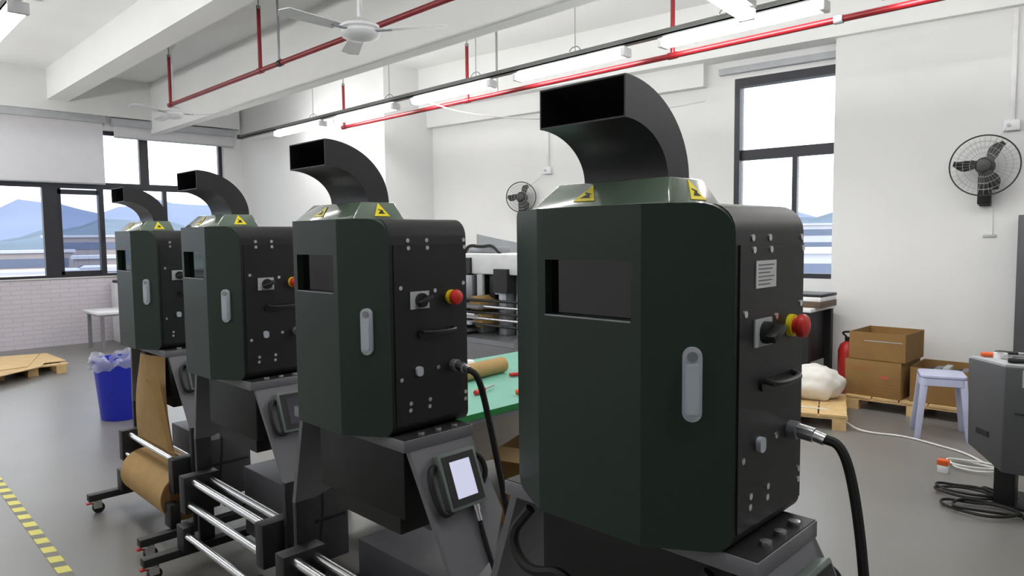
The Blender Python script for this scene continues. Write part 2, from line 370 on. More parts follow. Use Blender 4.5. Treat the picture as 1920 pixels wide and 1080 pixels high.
# light track with its fixtures
TR = mat('dark_cable_tray', (92, 94, 92), 0.5, 0.3)
DIFF = bpy.data.materials.new('lamp_diffuser'); DIFF.use_nodes = True
b = DIFF.node_tree.nodes['Principled BSDF']; b.inputs['Base Color'].default_value = (.9, .9, .9, 1); b.inputs['Emission Color'].default_value = (1, .985, .96, 1); b.inputs['Emission Strength'].default_value = LAMP_EMIT
def track(label, x0, x1, y, z, hang):
    t = thing('lamp_track', label, 'cable tray', (x0, y, z))
    L_ = x1 - x0
    mb = B((0, -.035, 0), (L_, .035, .012)); mb.box((0, -.035, 0), (L_, -.03, .05)); mb.box((0, .03, 0), (L_, .035, .05)); mb.build('tray', TR, t)
    B((-.03, -.045, 0), (0.03, .045, .06)).build('end_bracket', BLACK, t)
    for hx in hang:
        MB().cyl((hx - x0, 0, .0), (hx - x0, 0, ZS - z), .004, 6).build('hanger_wire', STEEL, t)
        MB().tube([(hx - x0 - .04, -.04, .05), (hx - x0 - .04, 0, .10), (hx - x0 + .04, 0, .10), (hx - x0 + .04, .04, .05)], .005, 6, 2).build('hook', STEEL, t)
    return t
def tube_lamp(label, c, length, rz=0.0, group='tube lamps hung in rows under the ceiling'):
    t = thing('tube_lamp', label, 'lamp', c, rz, group)
    h = length / 2
    B((-h, -.024, .058), (h, .024, .075)).build('housing', WHITE, t, bevel=.006)
    pr_ = [(-.028, .062), (-.052, .045), (-.06, .022), (-.05, -.004), (-.026, -.018), (.026, -.018), (.05, -.004), (.06, .022), (.052, .045), (.028, .062)]
    MB().prism(pr_, 'x', -h + .02, h - .02).build('diffuser', DIFF, t)
    for s in (-1, 1): B((s * h - .02, -.058, -.018), (s * h + .02, .058, .056)).build('end_cap', WHITE, t, bevel=.004)
    return t
ordn = ['farthest tube lamp of the far row beside the corner wall', 'second tube lamp from the corner in the far row', 'middle tube lamp of the five along the far wall', 'tube lamp of the far row just left of the largest duct elbow', 'nearest tube lamp of the far row above the tall window']
track('long dark cable tray carrying the far row of tube lamps', -11.2, 5.0, 5.10, 3.163, (-8.9, -7.1, -5.55, -4.2, -2.7, -1.0))
for i, l in enumerate(ordn): tube_lamp(l, (-9.31 + i * 1.675, 5.10, 3.085), 1.30)
for i in range(3): tube_lamp('far row tube lamp right of the frame, ' + ('nearest to', 'second from', 'third from')[i] + ' the tall window', (-9.31 + (i + 5) * 1.675, 5.10, 3.085), 1.30)
track('dark cable tray over the machine row at the top left', -11.2, 5.0, 1.06, 3.08, (-8.0, -5.0, -2.0))
for i in range(6):
    tube_lamp(['tube lamp at the far left end of the near row', 'large bright tube lamp cut by the top left corner', 'tube lamp end right at the top left edge, next to the large bright one'][i] if i < 3 else 'near row tube lamp above the frame, over the ' + ('third machine', 'second machine', 'nearest machine')[i - 3], (-7.76 + (i - 1) * 1.675 + 1.675 * .99, 1.06, 3.0) if i else (-7.77, 1.06, 3.0), 1.30)
for x_, l_ in ((-9.45, 'added near row tube lamp left of the frame, one before the wall'), (-11.05, 'added near row tube lamp left of the frame, right at the left wall')): tube_lamp(l_, (x_, 1.06, 3.0), 1.30)  # unseen lamps added to the row to brighten left wall and ceiling
for i in range(3): tube_lamp('added unseen tube lamp behind the viewer, ' + ('nearest the left wall', 'in the middle of its row', 'farthest from the left wall')[i], (-9.3 + i * 3.4, -3.4, 3.0), 1.30)  # unseen row added behind the camera to light the ceiling and left side
tube_lamp('tube lamp set crosswise near the top edge above the nearest duct', (-2.28, 4.08, 3.03), 1.30, math.radians(96))
B_ = B((-.7, -.05, .075), (.7, .05, .12))
tray2 = B_.build('lamp_track', TR); tray2.location = (-2.28, 4.08, 3.03); tray2.rotation_euler = (0, 0, math.radians(96)); tag(tray2, 'short grey tray holding the crosswise tube lamp', 'cable tray')

def ceiling_fan(label, x, y, z, a0):
    t = thing('ceiling_fan', label, 'fan', (x, y, z), a0, 'white ceiling fans')
    MB().cyl((0, 0, .06), (0, 0, ZS - z), .018, 10).build('down_rod', WHITE, t, smooth=True)
    MB().lathe([(.001, ZS - z), (.06, ZS - z), (.06, ZS - z - .03), (.02, ZS - z - .09), (.001, ZS - z - .09)]).build('ceiling_cup', WHITE, t, smooth=True)
    MB().lathe([(.001, .10), (.05, .10), (.09, .07), (.14, .05), (.145, .03), (.125, .02), (.125, .0), (.145, -.01), (.13, -.03), (.07, -.05), (.03, -.055), (.001, -.055)], n=32).build('motor', WHITE, t, smooth=True)
    for k in range(3):
        M = Matrix.Rotation(k * 2 * math.pi / 3, 4, 'Z')
        B((.12, -.018, .004), (.24, .018, .012)).xf(M).build('blade_arm', STEEL, t)
        pts = [(.2, -.055), (.62, -.07), (.66, 0), (.62, .07), (.2, .055)]
        MB().prism(pts, 'z', .008, .014).xf(M @ Matrix.Rotation(math.radians(8), 4, 'X')).build('blade', WHITE, t)
    return t
ceiling_fan('white ceiling fan hanging in front of the long ceiling beam', -4.45, 2.95, 3.02, .6)
ceiling_fan('distant white ceiling fan hanging near the corner window', -9.36, 3.40, 3.12, 1.0)

# ================================================================== MACHINES
ZT = 1.577; ZB = .977; HW = .2528; FWH = .1206; DD = .0795; DP = .275
def front_y(x): return 0.0 if abs(x) >= HW else (-DD if abs(x) <= FWH else -DD * (HW - abs(x)) / (HW - FWH))
PANE_D = mat('tinted_window', (16, 16, 18), 0.06, spec=0.6)
SIGNK = mat('sign_black', (24, 22, 10), 0.6)
SCREEN_ON = mat('lit_screen', (150, 152, 170), 0.2, emit=(196, 198, 222), es=.75)
SCREEN_OFF = mat('dim_screen', (70, 70, 82), 0.15)
HMIG = mat('screen_bezel_green_grey', (108, 119, 114), 0.45)
PAPERL = mat('label_paper', (214, 214, 216), 0.7, var=.02)
INK = mat('grey_print', (120, 120, 124), 0.8)

def make_machine():
    t = thing('packing_machine', 'x', 'machine', (0, 0, 0), group='green paper packing machines in a row')
    # ---- head body: rounded profile run along y
    prof = rrect(-HW, HW, ZB, ZT, .05, .03, 6)
    prof = [q_ for q_ in prof if not (q_[0] < -HW + .051 and q_[1] > ZT - .051)]
    k_ = max(i for i, q_ in enumerate(prof) if q_[1] >= ZT - .0001) if any(q_[1] >= ZT - .0001 for q_ in prof) else 13
    prof[k_ + 1:k_ + 1] = [(-HW + .014, ZT), (-HW + .004, ZT - .004), (-HW, ZT - .014)]
    MB().prism(prof, 'y', 0.0, DP).build('head_body', CHAR, t, smooth=True)
    # ---- front cover: three-facet bay with rounded outer corners and a window opening
    mb = MB(); top = ZT; bot = ZB
    R_, RB = .055, .03
    rc = [(HW - R_ + R_ * math.cos(a), top - R_ + R_ * math.sin(a)) for a in [math.radians(90 * i / 7) for i in range(8)]]
    rb = [(HW - RB + RB * math.cos(a), bot + RB + RB * math.sin(a)) for a in [math.radians(-90 + 90 * i / 4) for i in range(5)]]
    R2 = .014
    lc = [(HW - R2 + R2 * math.cos(a), top - R2 + R2 * math.sin(a)) for a in [math.radians(90 * i / 4) for i in range(5)]]
    for s in (1, -1):
        poly = [(s * FWH, bot)] + [(s * x, z) for x, z in rb] + [(s * x, z) for x, z in (rc if s > 0 else lc)] + [(s * FWH, top)]
        fv = [(x, front_y(x), z) for x, z in poly]; bv = [(x, 0.002, z) for x, z in poly]; n = len(poly)
        mb.add(fv, [tuple(range(n))]); mb.add(fv + bv, [(i, i + 1, n + i + 1, n + i) for i in range(n - 1)])
    wx0, wx1, wz0, wz1 = -.1, .1, 1.374, 1.479
    def q(x0, x1, z0, z1): mb.add([(x0, -DD, z0), (x1, -DD, z0), (x1, -DD, z1), (x0, -DD, z1)], [(0, 1, 2, 3)])
    q(-FWH, wx0, bot, top); q(wx1, FWH, bot, top); q(wx0, wx1, bot, wz0); q(wx0, wx1, wz1, top)
    for (a, c) in (((wx0, wz0), (wx1, wz0)), ((wx1, wz0), (wx1, wz1)), ((wx1, wz1), (wx0, wz1)), ((wx0, wz1), (wx0, wz0))):
        mb.add([(a[0], -DD, a[1]), (c[0], -DD, c[1]), (c[0], -DD + .025, c[1]), (a[0], -DD + .025, a[1])], [(0, 1, 2, 3)])
    for z in (bot, top): mb.add([(-FWH, -DD, z), (FWH, -DD, z), (FWH, .002, z), (-FWH, .002, z)], [(0, 1, 2, 3)])
    cover = mb.build('front_cover', GREEN, t, smooth=True, sharp=24)
    B((wx0, -DD + .02, wz0), (wx1, -DD + .024, wz1)).build('viewing_window', PANE_D, cover)
    B((wx0, -DD - .002, wz0 - .003), (wx1, -DD + .004, wz0)).build('window_lip', STEEL, cover)
    # handle on the right slanted facet
    ang = math.atan2(DD, HW - FWH); mid = Vector((HW, 0, 0)) + Vector((-(HW - FWH), -DD, 0)).normalized() * .068
    M = Matrix.Translation((mid.x, mid.y, 1.27)) @ Matrix.Rotation(ang, 4, 'Z')
    hb = MB().prism(rrect(-.0165, .0165, -.064, .064, .0164, n=6), 'y', -.010, .001).xf(M).build('door_handle', HANDLE, cover, smooth=True)
    MB().prism(rrect(-.011, .011, -.050, .036, .004, n=3), 'y', -.017, -.009).xf(M).build('lever', HANDLE, hb, smooth=True)
    MB().cyl((0, -.010, .048), (0, -.014, .048), .009, 14).xf(M).build('lock_button', STEEL, hb, smooth=True)
    # ---- side panels with screws
    for s in (1, -1):
        sp = B((min(s * HW, s * (HW + .003)), .012, ZB + .03), (max(s * HW, s * (HW + .003)), DP - .004, 1.505)).build('side_panel', CHAR, t)
        if s == 1:
            for (y, z) in ((.062, 1.496), (.128, 1.496), (.266, 1.496), (.033, 1.387), (.153, 1.374), (.26, 1.39), (.16, 1.152), (.03, 1.133), (.263, 1.064), (.262, 1.043), (.06, 1.063), (.128, 1.064), (.058, 1.044), (.126, 1.044)):
                MB().cyl((HW + .002, y, z), (HW + .0045, y, z), .0062, 10).build('screw', CHROME, sp)
    for (y, z) in ((.062, 1.517), (.128, 1.517), (.266, 1.517)):
        MB().cyl((HW - .001, y, z), (HW + .0018, y, z), .0062, 10).build('screw', CHROME, t)
    # selector switch plate, emergency stop, recess handle, lock, connector
    sw = B((HW + .003, .064, 1.326), (HW + .006, .13, 1.375)).build('switch_plate', LGREY, t)
    MB().cyl((HW + .006, .1, 1.35), (HW + .016, .1, 1.35), .02, 18).build('switch_ring', BLACK, sw, smooth=True)
    B((HW + .016, .075, 1.343), (HW + .036, .125, 1.357)).xf(Matrix.Translation((0, .1, 1.35)) @ Matrix.Rotation(math.radians(22), 4, 'X') @ Matrix.Translation((0, -.1, -1.35))).build('switch_knob', BLACK, sw, bevel=.003)
    es = MB().cyl((HW + .003, .212, 1.352), (HW + .012, .212, 1.352), .021, 20).build('stop_collar', YEL, t, smooth=True)
    mb = MB().lathe([(.001, 0), (.014, 0), (.014, .006), (.021, .009), (.0225, .016), (.02, .022), (.012, .026), (.001, .027)], n=20)
    mb.xf(Matrix.Translation((HW + .012, .212, 1.352)) @ Matrix.Rotation(math.radians(90), 4, 'Y')).build('stop_button', RED, es, smooth=True)
    rh = MB().prism(rrect(.088, .228, 1.244, 1.268, .011, n=4), 'x', HW + .003, HW + .008).build('recess_handle', BLACK, t)
    MB().tube([(HW + .006, .10, 1.264), (HW + .03, .105, 1.258), (HW + .03, .21, 1.258), (HW + .006, .215, 1.264)], .006, 8, 2).build('pull_bar', BLACK, rh, smooth=True)
    MB().prism(rrect(.078, .1, 1.137, 1.164, .008, n=3), 'x', HW + .003, HW + .012).build('key_lock', HANDLE, t, smooth=True)
    cn = MB().cyl((HW + .003, .218, 1.152), (HW + .02, .218, 1.152), .017, 16).build('power_socket', STEEL, t, smooth=True)
    MB().cyl((HW + .02, .218, 1.152), (HW + .05, .218, 1.148), .014, 16).cyl((HW + .05, .218, 1.148), (HW + .07, .218, 1.143), .011, 14).build('plug', CHROME, cn, smooth=True)
    # ---- hood on top with warning triangles
    hd = MB().hexa([(-.16, -.052, ZT), (.16, -.052, ZT), (.16, .125, ZT), (-.16, .125, ZT)], [(-.13, -.002, ZT + .05), (.13, -.002, ZT + .05), (.13, .11, ZT + .05), (-.13, .11, ZT + .05)]).build('top_hood', HOODG, t, bevel=.004)
    def tri(M, nm='warning_sign'):
        a = MB().prism([(-.026, -.018), (.026, -.018), (0, .026)], 'z', 0, .0015).xf(M).build(nm, YEL, hd)
        MB().prism([(-.012, -.010), (.012, -.010), (.002, .002)], 'z', .0015, .002).prism([(-.008, .003), (.008, -.002), (.009, .001), (-.007, .006)], 'z', .0015, .002).xf(M).build('pictogram', SIGNK, a)
    def face_M(c, n, upv):
        n = Vector(n).normalized(); u = Vector(upv); u = (u - n * u.dot(n)).normalized(); r = u.cross(n)
        return Matrix(((r.x, u.x, n.x, c[0]), (r.y, u.y, n.y, c[1]), (r.z, u.z, n.z, c[2]), (0, 0, 0, 1)))
    tri(face_M((.146, .05, ZT + .024), (.05, 0, .03), (0, 0, 1)))
    tri(face_M((-.035, -.0285, ZT + .024), (0, -.05, .05), (0, 0, 1)))
    # ---- duct elbow (hollow)
    yi, yo, yt = .041, .114, -.093; zb, zi, zo = ZT + .05, ZT + .147, ZT + .22; CXW = .098; TH = .003
    N = 18; vs = []; fs = []
    for i in range(N + 1):
        a = math.pi / 2 * i / N; ca, sa = math.cos(a), math.sin(a)
        I = (yt + (yi - yt) * ca, zb + (zi - zb) * sa); O = (yt + (yo - yt) * ca, zb + (zo - zb) * sa)
        d = Vector((O[0] - I[0], O[1] - I[1])).normalized() * TH
        for (yy, zz), wv in ((I, CXW), (O, CXW), ((I[0] + d.x, I[1] + d.y), CXW - TH), ((O[0] - d.x, O[1] - d.y), CXW - TH)):
            vs += [(-wv, yy, zz), (wv, yy, zz)]
    ring = [(0, 1), (1, 3), (3, 2), (2, 0)]; ring2 = [(4, 5), (5, 7), (7, 6), (6, 4)]
    for i in range(N):
        o_ = i * 8
        for a, c in ring: fs.append((o_ + a, o_ + c, o_ + 8 + c, o_ + 8 + a))
        for a, c in ring2: fs.append((o_ + c, o_ + a, o_ + 8 + a, o_ + 8 + c))
    for o_ in (0, N * 8):
        for (a, c), (e, g) in zip(ring, ring2): fs.append((o_ + a, o_ + c, o_ + g, o_ + e))
    el = MB().add(vs, fs); me_o = el.build('duct_elbow', ELBOW, t, smooth=True)
    # ---- carrying flange and flared legs
    B((-.30, .0, ZB - .034), (.30, .25, ZB - .002)).build('base_flange', DGREY, t, bevel=.002)
    B((-.297, .004, ZB - .002), (.297, .246, ZB + .0)).build('flange_pad', MATTEB, t)
    for y in (.075, .135, .195):
        MB().cyl((.278, y, ZB), (.278, y, ZB + .008), .011, 12).build('flange_bolt', CHROME, t)
    for s in (1, -1):
        # sloping upper plate: x from .298 (z .943) to .44 (z .60)
        def px(z): return .298 + (.943 - z) * .142 / .343
        poly = [(.02, .943), (.245, .943), (.285, .73), (.21, .63), (.135, .60), (.055, .60)]
        n = len(poly); T_ = .02
        mb = MB().add([(s * px(z), y, z) for y, z in poly] + [(s * (px(z) - T_), y, z) for y, z in poly], [tuple(range(n)), tuple(range(n, 2 * n))[::-1]] + [(i, (i + 1) % n, n + (i + 1) % n, n + i) for i in range(n)])
        mb.build('flared_plate', DGREY, t)
        B((min(s * .415, s * .44), .055, .10), (max(s * .415, s * .44), .125, .60)).build('post', MATTEB, t, bevel=.003)
        lg = B((s * .42 - .025, -.2, .075), (s * .42 + .025, .5, .112)).build('base_leg', MATTEB, t, bevel=.003)
        for y in (-.165, .465):
            cs = MB().cyl((s * .42, y, .068), (s * .42, y, .076), .03, 14).build('caster_plate', CHROME, lg)
            B((s * .42 - .02, y - .012, .03), (s * .42 - .016, y + .03, .07)).box((s * .42 + .016, y - .012, .03), (s * .42 + .02, y + .03, .07)).box((s * .42 - .02, y - .012, .062), (s * .42 + .02, y + .03, .07)).build('caster_fork', CHROME, lg)
            MB().cyl((s * .42 - .013, y + .015, .03), (s * .42 + .013, y + .015, .03), .03, 18).build('caster_wheel', RUBBER, lg, smooth=True)
            B((s * .42 - .012, y - .045, .058), (s * .42 + .012, y - .01, .066)).build('brake_pedal', RED, lg)
        # roller end brackets
        B((min(s * .352, s * .415), -.03, .28), (max(s * .352, s * .415), .13, .452)).build('roller_bracket', MATTEB, t, bevel=.004)
        B((min(s * .33, s * .415), -.05, .112), (max(s * .33, s * .415), .0, .23)).build('lower_bracket', MATTEB, t, bevel=.004)
    for (y, z, r) in ((.012, .425, .016), (.09, .417, .016), (-.006, .322, .016), (-.03, .19, .016)):
        MB().cyl((-.352, y, z), (.352, y, z), r, 16).build('roller', CHROME, t, smooth=True)
    B((-.44, .30, .112), (.44, .34, .15)).build('rear_crossbar', MATTEB, t)
    # dark feed unit under the head and lower box behind the rollers
    fu = B((-.23, .05, .72), (.23, .235, ZB - .034)).build('feed_unit', mat('deep_black_metal', (9, 9, 10), .6), t, bevel=.006)
    B((-.18, .07, .66), (.18, .2, .72)).build('feed_throat', mat('deep_black_metal', (9, 9, 10), .6), fu)
    lb = B((-.27, .21, .15), (.27, .43, .47)).build('lower_box', mat('box_grey_steel', (66, 66, 72), .5), t, bevel=.004)
    B((.27, .225, .33), (.274, .415, .342)).build('box_ledge', BLACK, lb)
    # ---- touch screen on the right flared plate
    slope = math.atan(.142 / .343)
    c = Vector((px(.853) + .03, .153, .853)); n = Vector((math.cos(slope), 0, math.sin(slope)))
    Mh = face_M(tuple(c), tuple(n), (0, 0, 1))
    hm = MB().prism(rrect(-.068, .068, -.079, .079, .006, n=2), 'z', -.03, 0).xf(Mh).build('touch_panel', HMIG, t, bevel=.002)
    MB().prism([(-.058, -.069), (.058, -.069), (.058, .069), (-.058, .069)], 'z', 0, .002).xf(Mh).build('bezel', MATTEB, hm)
    MB().prism([(-.036, -.051), (.036, -.051), (.036, .051), (-.036, .051)], 'z', .002, .003).xf(Mh).build('screen', SCREEN_OFF, hm)
    MB().cyl((.03, -.079, -.015), (.03, -.095, -.015), .011, 12).cyl((.03, -.095, -.015), (.03, -.125, -.015), .0085, 12).xf(Mh).build('screen_plug', CHROME, hm, smooth=True)
    p0 = Mh @ Vector((.03, -.125, -.015))
    MB().tube([tuple(p0), (p0.x + .012, p0.y + .002, p0.z - .04), (p0.x + .055, p0.y + .006, p0.z - .14), (.475, p0.y + .012, .5), (.47, .17, .3), (.45, .2, .16), (.40, .25, .16)], .007, 8).build('screen_cable', RUBBER, hm, smooth=True)
    MB().tube([tuple(Mh @ Vector(v)) for v in ((-.05, .05, -.028), (-.10, .05, -.01), (-.105, -.03, -.008), (-.09, -.085, -.01), (-.03, -.07, -.028))], .009, 8).build('cable_loop', RUBBER, hm, smooth=True)
    MB().tube([tuple(Mh @ Vector(v)) for v in ((.05, .06, -.03), (.09, .055, -.015), (.10, .0, -.012), (.088, -.03, -.03))], .008, 8).build('cable_loop', RUBBER, hm, smooth=True)
    return t

MX = (-.8071, -1.815, -2.8891, -3.9661); MY = (1.0869, 1.1088, 1.1812, 1.2410)
mlab = ['largest and nearest green packing machine, with the white paper label on its black side',
        'second green packing machine from the right, with a brightly lit touch screen',
        'third green packing machine, between the lit-screen machine and the farthest one',
        'smallest and farthest green packing machine, with kraft paper feeding up from its roll']
proto = make_machine(); machines = [proto]
for i in range(1, 4): machines.append(copy_tree(proto))
for i, m_ in enumerate(machines):
    m_.location = (MX[i], MY[i], 0); m_['label'] = mlab[i]
def child(o, base):
    for c in o.children_recursive:
        if c.name.split('.')[0] == base: return c
s_ = child(machines[1], 'screen'); s_.data = s_.data.copy(); s_.data.materials[0] = SCREEN_ON
# label sheet on the nearest machine
st = B((HW + .003, .068, 1.429), (HW + .0045, .147, 1.477)).build('paper_label', PAPERL, machines[0]); st['label'] = 'white printed paper label'
mb = MB()
for k in range(6): mb.box((HW + .0045, .076, 1.4685 - k * .0068), (HW + .0049, .138 - (k % 3) * .008, 1.4705 - k * .0068))
mb.build('print_lines', INK, st)
# power cables
def cable(label, pts, r=.009, m=RUBBER, name='power_cable', it=3, cat='cable', group=None):
    return tag(MB().tube(pts, r, 8, it).build(name, m, smooth=True), label, cat, group)
x, y = MX[0], MY[0]
cable('black power cable hanging from the side of the nearest machine', [(x + HW + .065, y + .218, 1.145), (x + HW + .10, y + .218, 1.14), (x + .375, y + .222, 1.06), (x + .395, y + .225, .9), (x + .41, y + .24, .6), (x + .43, y + .3, .2), (x + .5, y + .45, .012), (x + .9, y + .8, .012)], .0095)
x, y = MX[1], MY[1]
cable('black power cable hanging from the machine with the lit screen', [(x + HW + .065, y + .218, 1.145), (x + HW + .09, y + .235, 1.13), (x + .33, y + .28, 1.02), (x + .36, y + .32, .75), (x + .40, y + .36, .4), (x + .42, y + .45, .1), (x + .45, y + .55, .012), (x + .6, y + 1.0, .012)], .0095)
# loose cables under the left side of the nearest machine
cable('tangled black cable under the left edge of the nearest machine', [(MX[0] - .22, MY[0] + .0, .93), (MX[0] - .27, MY[0] - .02, .86), (MX[0] - .20, MY[0] - .03, .80), (MX[0] - .1, MY[0] - .02, .84), (MX[0] - .02, MY[0] - .01, .72), (MX[0] + .1, MY[0] - .02, .74), (MX[0] + .2, MY[0] + .02, .92)], .012)

# paper web and roll on the farthest machine
x, y = MX[3], MY[3]
rt = thing('paper_roll', 'thick kraft paper roll mounted on the farthest machine', 'paper roll', (x, y, 0))
MB().cyl((-.275, .052, .236), (.345, .052, .236), .122, 40).build('wound_paper', KRAFT, rt, smooth=True)
MB().cyl((-.345, .052, .236), (.36, .052, .236), .02, 14).build('core_shaft', STEEL, rt, smooth=True)
for s in (-1, 1):
    xe = .345 if s > 0 else -.275
    MB().cyl((xe, .052, .236), (xe + s * .002, .052, .236), .118, 32).build('roll_end', KRAFTD, rt)
pw = thing('paper_web', 'brown kraft paper sheet rising from the roll into the farthest machine', 'paper', (x, y, 0))
N = 14; vs = []
for i in range(N + 1):
    u = i / N; z = .40 + u * .53; hw = .285 - .11 * u ** 1.3; yy = .035 - .02 * math.sin(u * 3.1) - .04 * u
    for j in range(9):
        v = -1 + 2 * j / 8; vs.append((v * hw, yy + .012 * v * v * u * 4, z))
fs = [(i * 9 + j, i * 9 + j + 1, (i + 1) * 9 + j + 1, (i + 1) * 9 + j) for i in range(N) for j in range(8)]
MB().add(vs, fs).build('sheet', KRAFT, pw, smooth=True)
vs = []
for i in range(N + 1):
    u = i / N; z = .46 + u * .36; x0 = .285 - .06 * u ** 1.3
    for j, (dx_, dy_) in enumerate(((0, 0), (-.02, -.03), (-.055, -.04), (-.08, -.028))): vs.append((x0 + dx_ * (.5 + .5 * u), .02 - .03 * u + dy_ * (.5 + u * .6), z))
MB().add(vs, [(i * 4 + j, i * 4 + j + 1, (i + 1) * 4 + j + 1, (i + 1) * 4 + j) for i in range(N) for j in range(3)]).build('folded_edge', KRAFT, pw, smooth=True)
kr = thing('paper_roll', 'small kraft paper roll on the floor between the two farthest machines', 'paper roll', (-3.62, 2.0, .10), .3)
mb = MB(); rr = .10
mb.cyl((-.2, 0, 0), (.2, 0, 0), rr, 32).build('wound_paper', KRAFT, kr, smooth=True)
MB().cyl((.2, 0, 0), (.203, 0, 0), .03, 20).build('core_hole', BLACK, kr)

# ================================================================== LEFT SIDE OF THE ROOM
bn = thing('waste_bin', 'blue plastic waste bin with a crumpled clear liner', 'bin', (-6.66, 1.88, 0))
BLUE = mat('blue_bin_plastic', (28, 44, 188), 0.38)
MB().lathe([(.001, .0), (.16, .0), (.166, .01), (.205, .50), (.214, .50), (.214, .525), (.202, .525), (.158, .015), (.001, .015)], n=40).build('bucket', BLUE, bn, smooth=True)
LIN = bpy.data.materials.new('clear_liner'); LIN.use_nodes = True
nt = LIN.node_tree; b = nt.nodes['Principled BSDF']; b.inputs['Base Color'].default_value = (.82, .84, .92, 1); b.inputs['Roughness'].default_value = .25; b.inputs['Alpha'].default_value = .33
vs = []; n = 64; prof = [(.19, .47), (.204, .545), (.228, .545), (.236, .51), (.230, .475), (.234, .455)]
for k, (r, z) in enumerate(prof):
    for j in range(n):
        a = 2 * math.pi * j / n; wv = (.012 * math.sin(9 * a + k) + .008 * math.sin(17 * a + 2 * k)) * (k > 0); vs.append(((r + wv) * math.cos(a), (r + wv) * math.sin(a), z + .022 * math.sin(5 * a + k * .6) + .012 * math.sin(13 * a)))
MB().add(vs, [(k * n + j, k * n + (j + 1) % n, (k + 1) * n + (j + 1) % n, (k + 1) * n + j) for k in range(len(prof) - 1) for j in range(n)]).build('liner', LIN, bn, smooth=True)

tb = thing('side_table', 'low white-topped table against the left wall behind the blue bin', 'table', (-11.05, 3.4, 0))
B((-.42, -.62, .52), (.35, .9, .555)).build('tabletop', WHITE, tb, bevel=.006)
B((-.39, -.58, .495), (.31, .86, .52)).build('apron', LGREY, tb)
for xx in (-.35, .27):
    for yy in (-.55, .82): B((xx - .022, yy - .022, 0), (xx + .022, yy + .022, .495)).build('leg', STEEL, tb)
cr = thing('white_cabinet', 'narrow white cabinet with a dark top standing by the left wall', 'cabinet', (-11.72, 3.52, .0))
B((-.22, -.22, 0), (.22, .5, .90)).build('body', WHITE, cr, bevel=.01)
B((-.2, -.2, .90), (.2, .48, .94)).build('lid', MATTEB, cr)
pc = thing('wooden_skid', 'low wooden skid under the flattened cardboard at the left edge', 'pallet', (-9.9, 1.75, 0))
for yy in (-.30, 0.02, .30): B((-.45, yy - .05, 0), (.45, yy + .05, .09)).build('runner', WOOD, pc)
for xx in (-.38, 0, .38): B((xx - .05, -.38, .09), (xx + .05, .38, .105)).build('deck_board', WOOD, pc)
cb = thing('cardboard_sheet', 'flattened brown cardboard carton lying on the skid at the left edge', 'cardboard', (-9.75, 1.62, .107))
MB().prism([(-1.0, -.5), (.62, -.72), (.72, -.25), (.35, .22), (.1, .30), (.1, .52), (-.75, .5)], 'z', 0, .008).build('lower_sheet', mat('cardboard_light', (206, 176, 128), .85), cb)
MB().prism([(-.9, -.45), (.4, -.6), (.30, .1), (-.7, .42)], 'z', .009, .017).build('upper_sheet', mat('cardboard_light', (206, 176, 128), .85), cb)

# hazard tape on the floor
TY = mat('tape_yellow', (214, 206, 90), 0.5); TK = mat('tape_dark', (120, 118, 108), 0.6)
tp = thing('floor_tape', 'yellow and dark hazard tape line along the floor at lower left', 'tape', (-5.9, .80, 0))
n = 24
MB().prism([(0, -.028), (3.6, -.028 - .055), (3.6, .028 - .055), (0, .028)], 'z', .0005, .0015).build('backing', TK, tp)
for k in range(n):
    x0 = .05 + k * .148; y0 = -.055 * x0 / 3.6
    MB().prism([(x0, y0 - .027), (x0 + .08, y0 - .027), (x0 + .10, y0 + .027), (x0 + .02, y0 + .027)], 'z', .0015, .002).build('yellow_dash', TY, tp)

# ================================================================== BENCH AND EQUIPMENT BEHIND THE MACHINES
GM = mat('green_bench_mat', (112, 176, 156), 0.55, var=.04); GE = mat('green_mat_edge', (30, 128, 62), .5)
wb = thing('work_bench', 'workbench with a green rubber mat behind the nearest machine', 'bench', (-2.26, 2.0, 0))
B((-1.05, -.35, .70), (0, 1.6, .738)).build('bench_top', DGREY, wb, bevel=.003)
B((-1.04, -.34, .738), (-.0, 1.59, .748)).build('mat', GM, wb)
B((-.0, -.34, .722), (.004, 1.59, .75)).build('mat_edge', GE, wb)
for xx in (-.98, -.07):
    for yy in (-.28, 1.5): B((xx - .025, yy - .025, 0), (xx + .025, yy + .025, .70)).build('leg', DGREY, wb)
B((-.99, -.28, .10), (-.95, 1.5, .66)).build('back_board', mat('beige_board', (206, 200, 190), .6), wb)
kt = thing('paper_roll', 'long narrow kraft paper roll lying on the green bench mat', 'paper roll', (-2.84, 2.64, .748 + .045), math.radians(96))
MB().cyl((-.19, 0, 0), (.16, 0, 0), .045, 24).build('wound_paper', KRAFT, kt, smooth=True)
MB().cyl((.16, 0, 0), (.162, 0, 0), .015, 12).build('core_hole', KRAFTD, kt)
def tool(name, label, loc, rz, ln, mh, ms, r=.012):
    t = thing(name, label, 'tool', loc, rz, 'hand tools lying about')
    MB().lathe([(.001, 0), (r * .8, 0), (r, ln * .1), (r * .8, ln * .35), (r, ln * .45), (r * .5, ln * .5), (.001, ln * .5)], n=12).xf(Matrix.Rotation(math.radians(90), 4, 'Y')).build('grip', mh, t, smooth=True)
    MB().cyl((ln * .5, 0, 0), (ln, 0, 0), r * .35, 8).build('shank', ms, t, smooth=True)
    return t
tool('screwdriver', 'red handled screwdriver on the mat right of the lit-screen machine', (-2.52, 2.28, .764), 1.9, .2, RED, STEEL, .014)
tool('screwdriver', 'black shafted screwdriver lying behind the narrow paper roll', (-2.72, 2.72, .762), 1.1, .26, RED, BLACK, .012)
tool('screwdriver', 'orange handled tool at the mat edge beside the nearest machine', (-2.38, 2.42, .766), .9, .16, mat('orange_plastic', (230, 100, 40), .4), STEEL, .016)
dr = thing('cloth_bundle', 'teal and white bundled cloths at the far side of the bench mat', 'cloth', (-3.12, 2.56, .749))
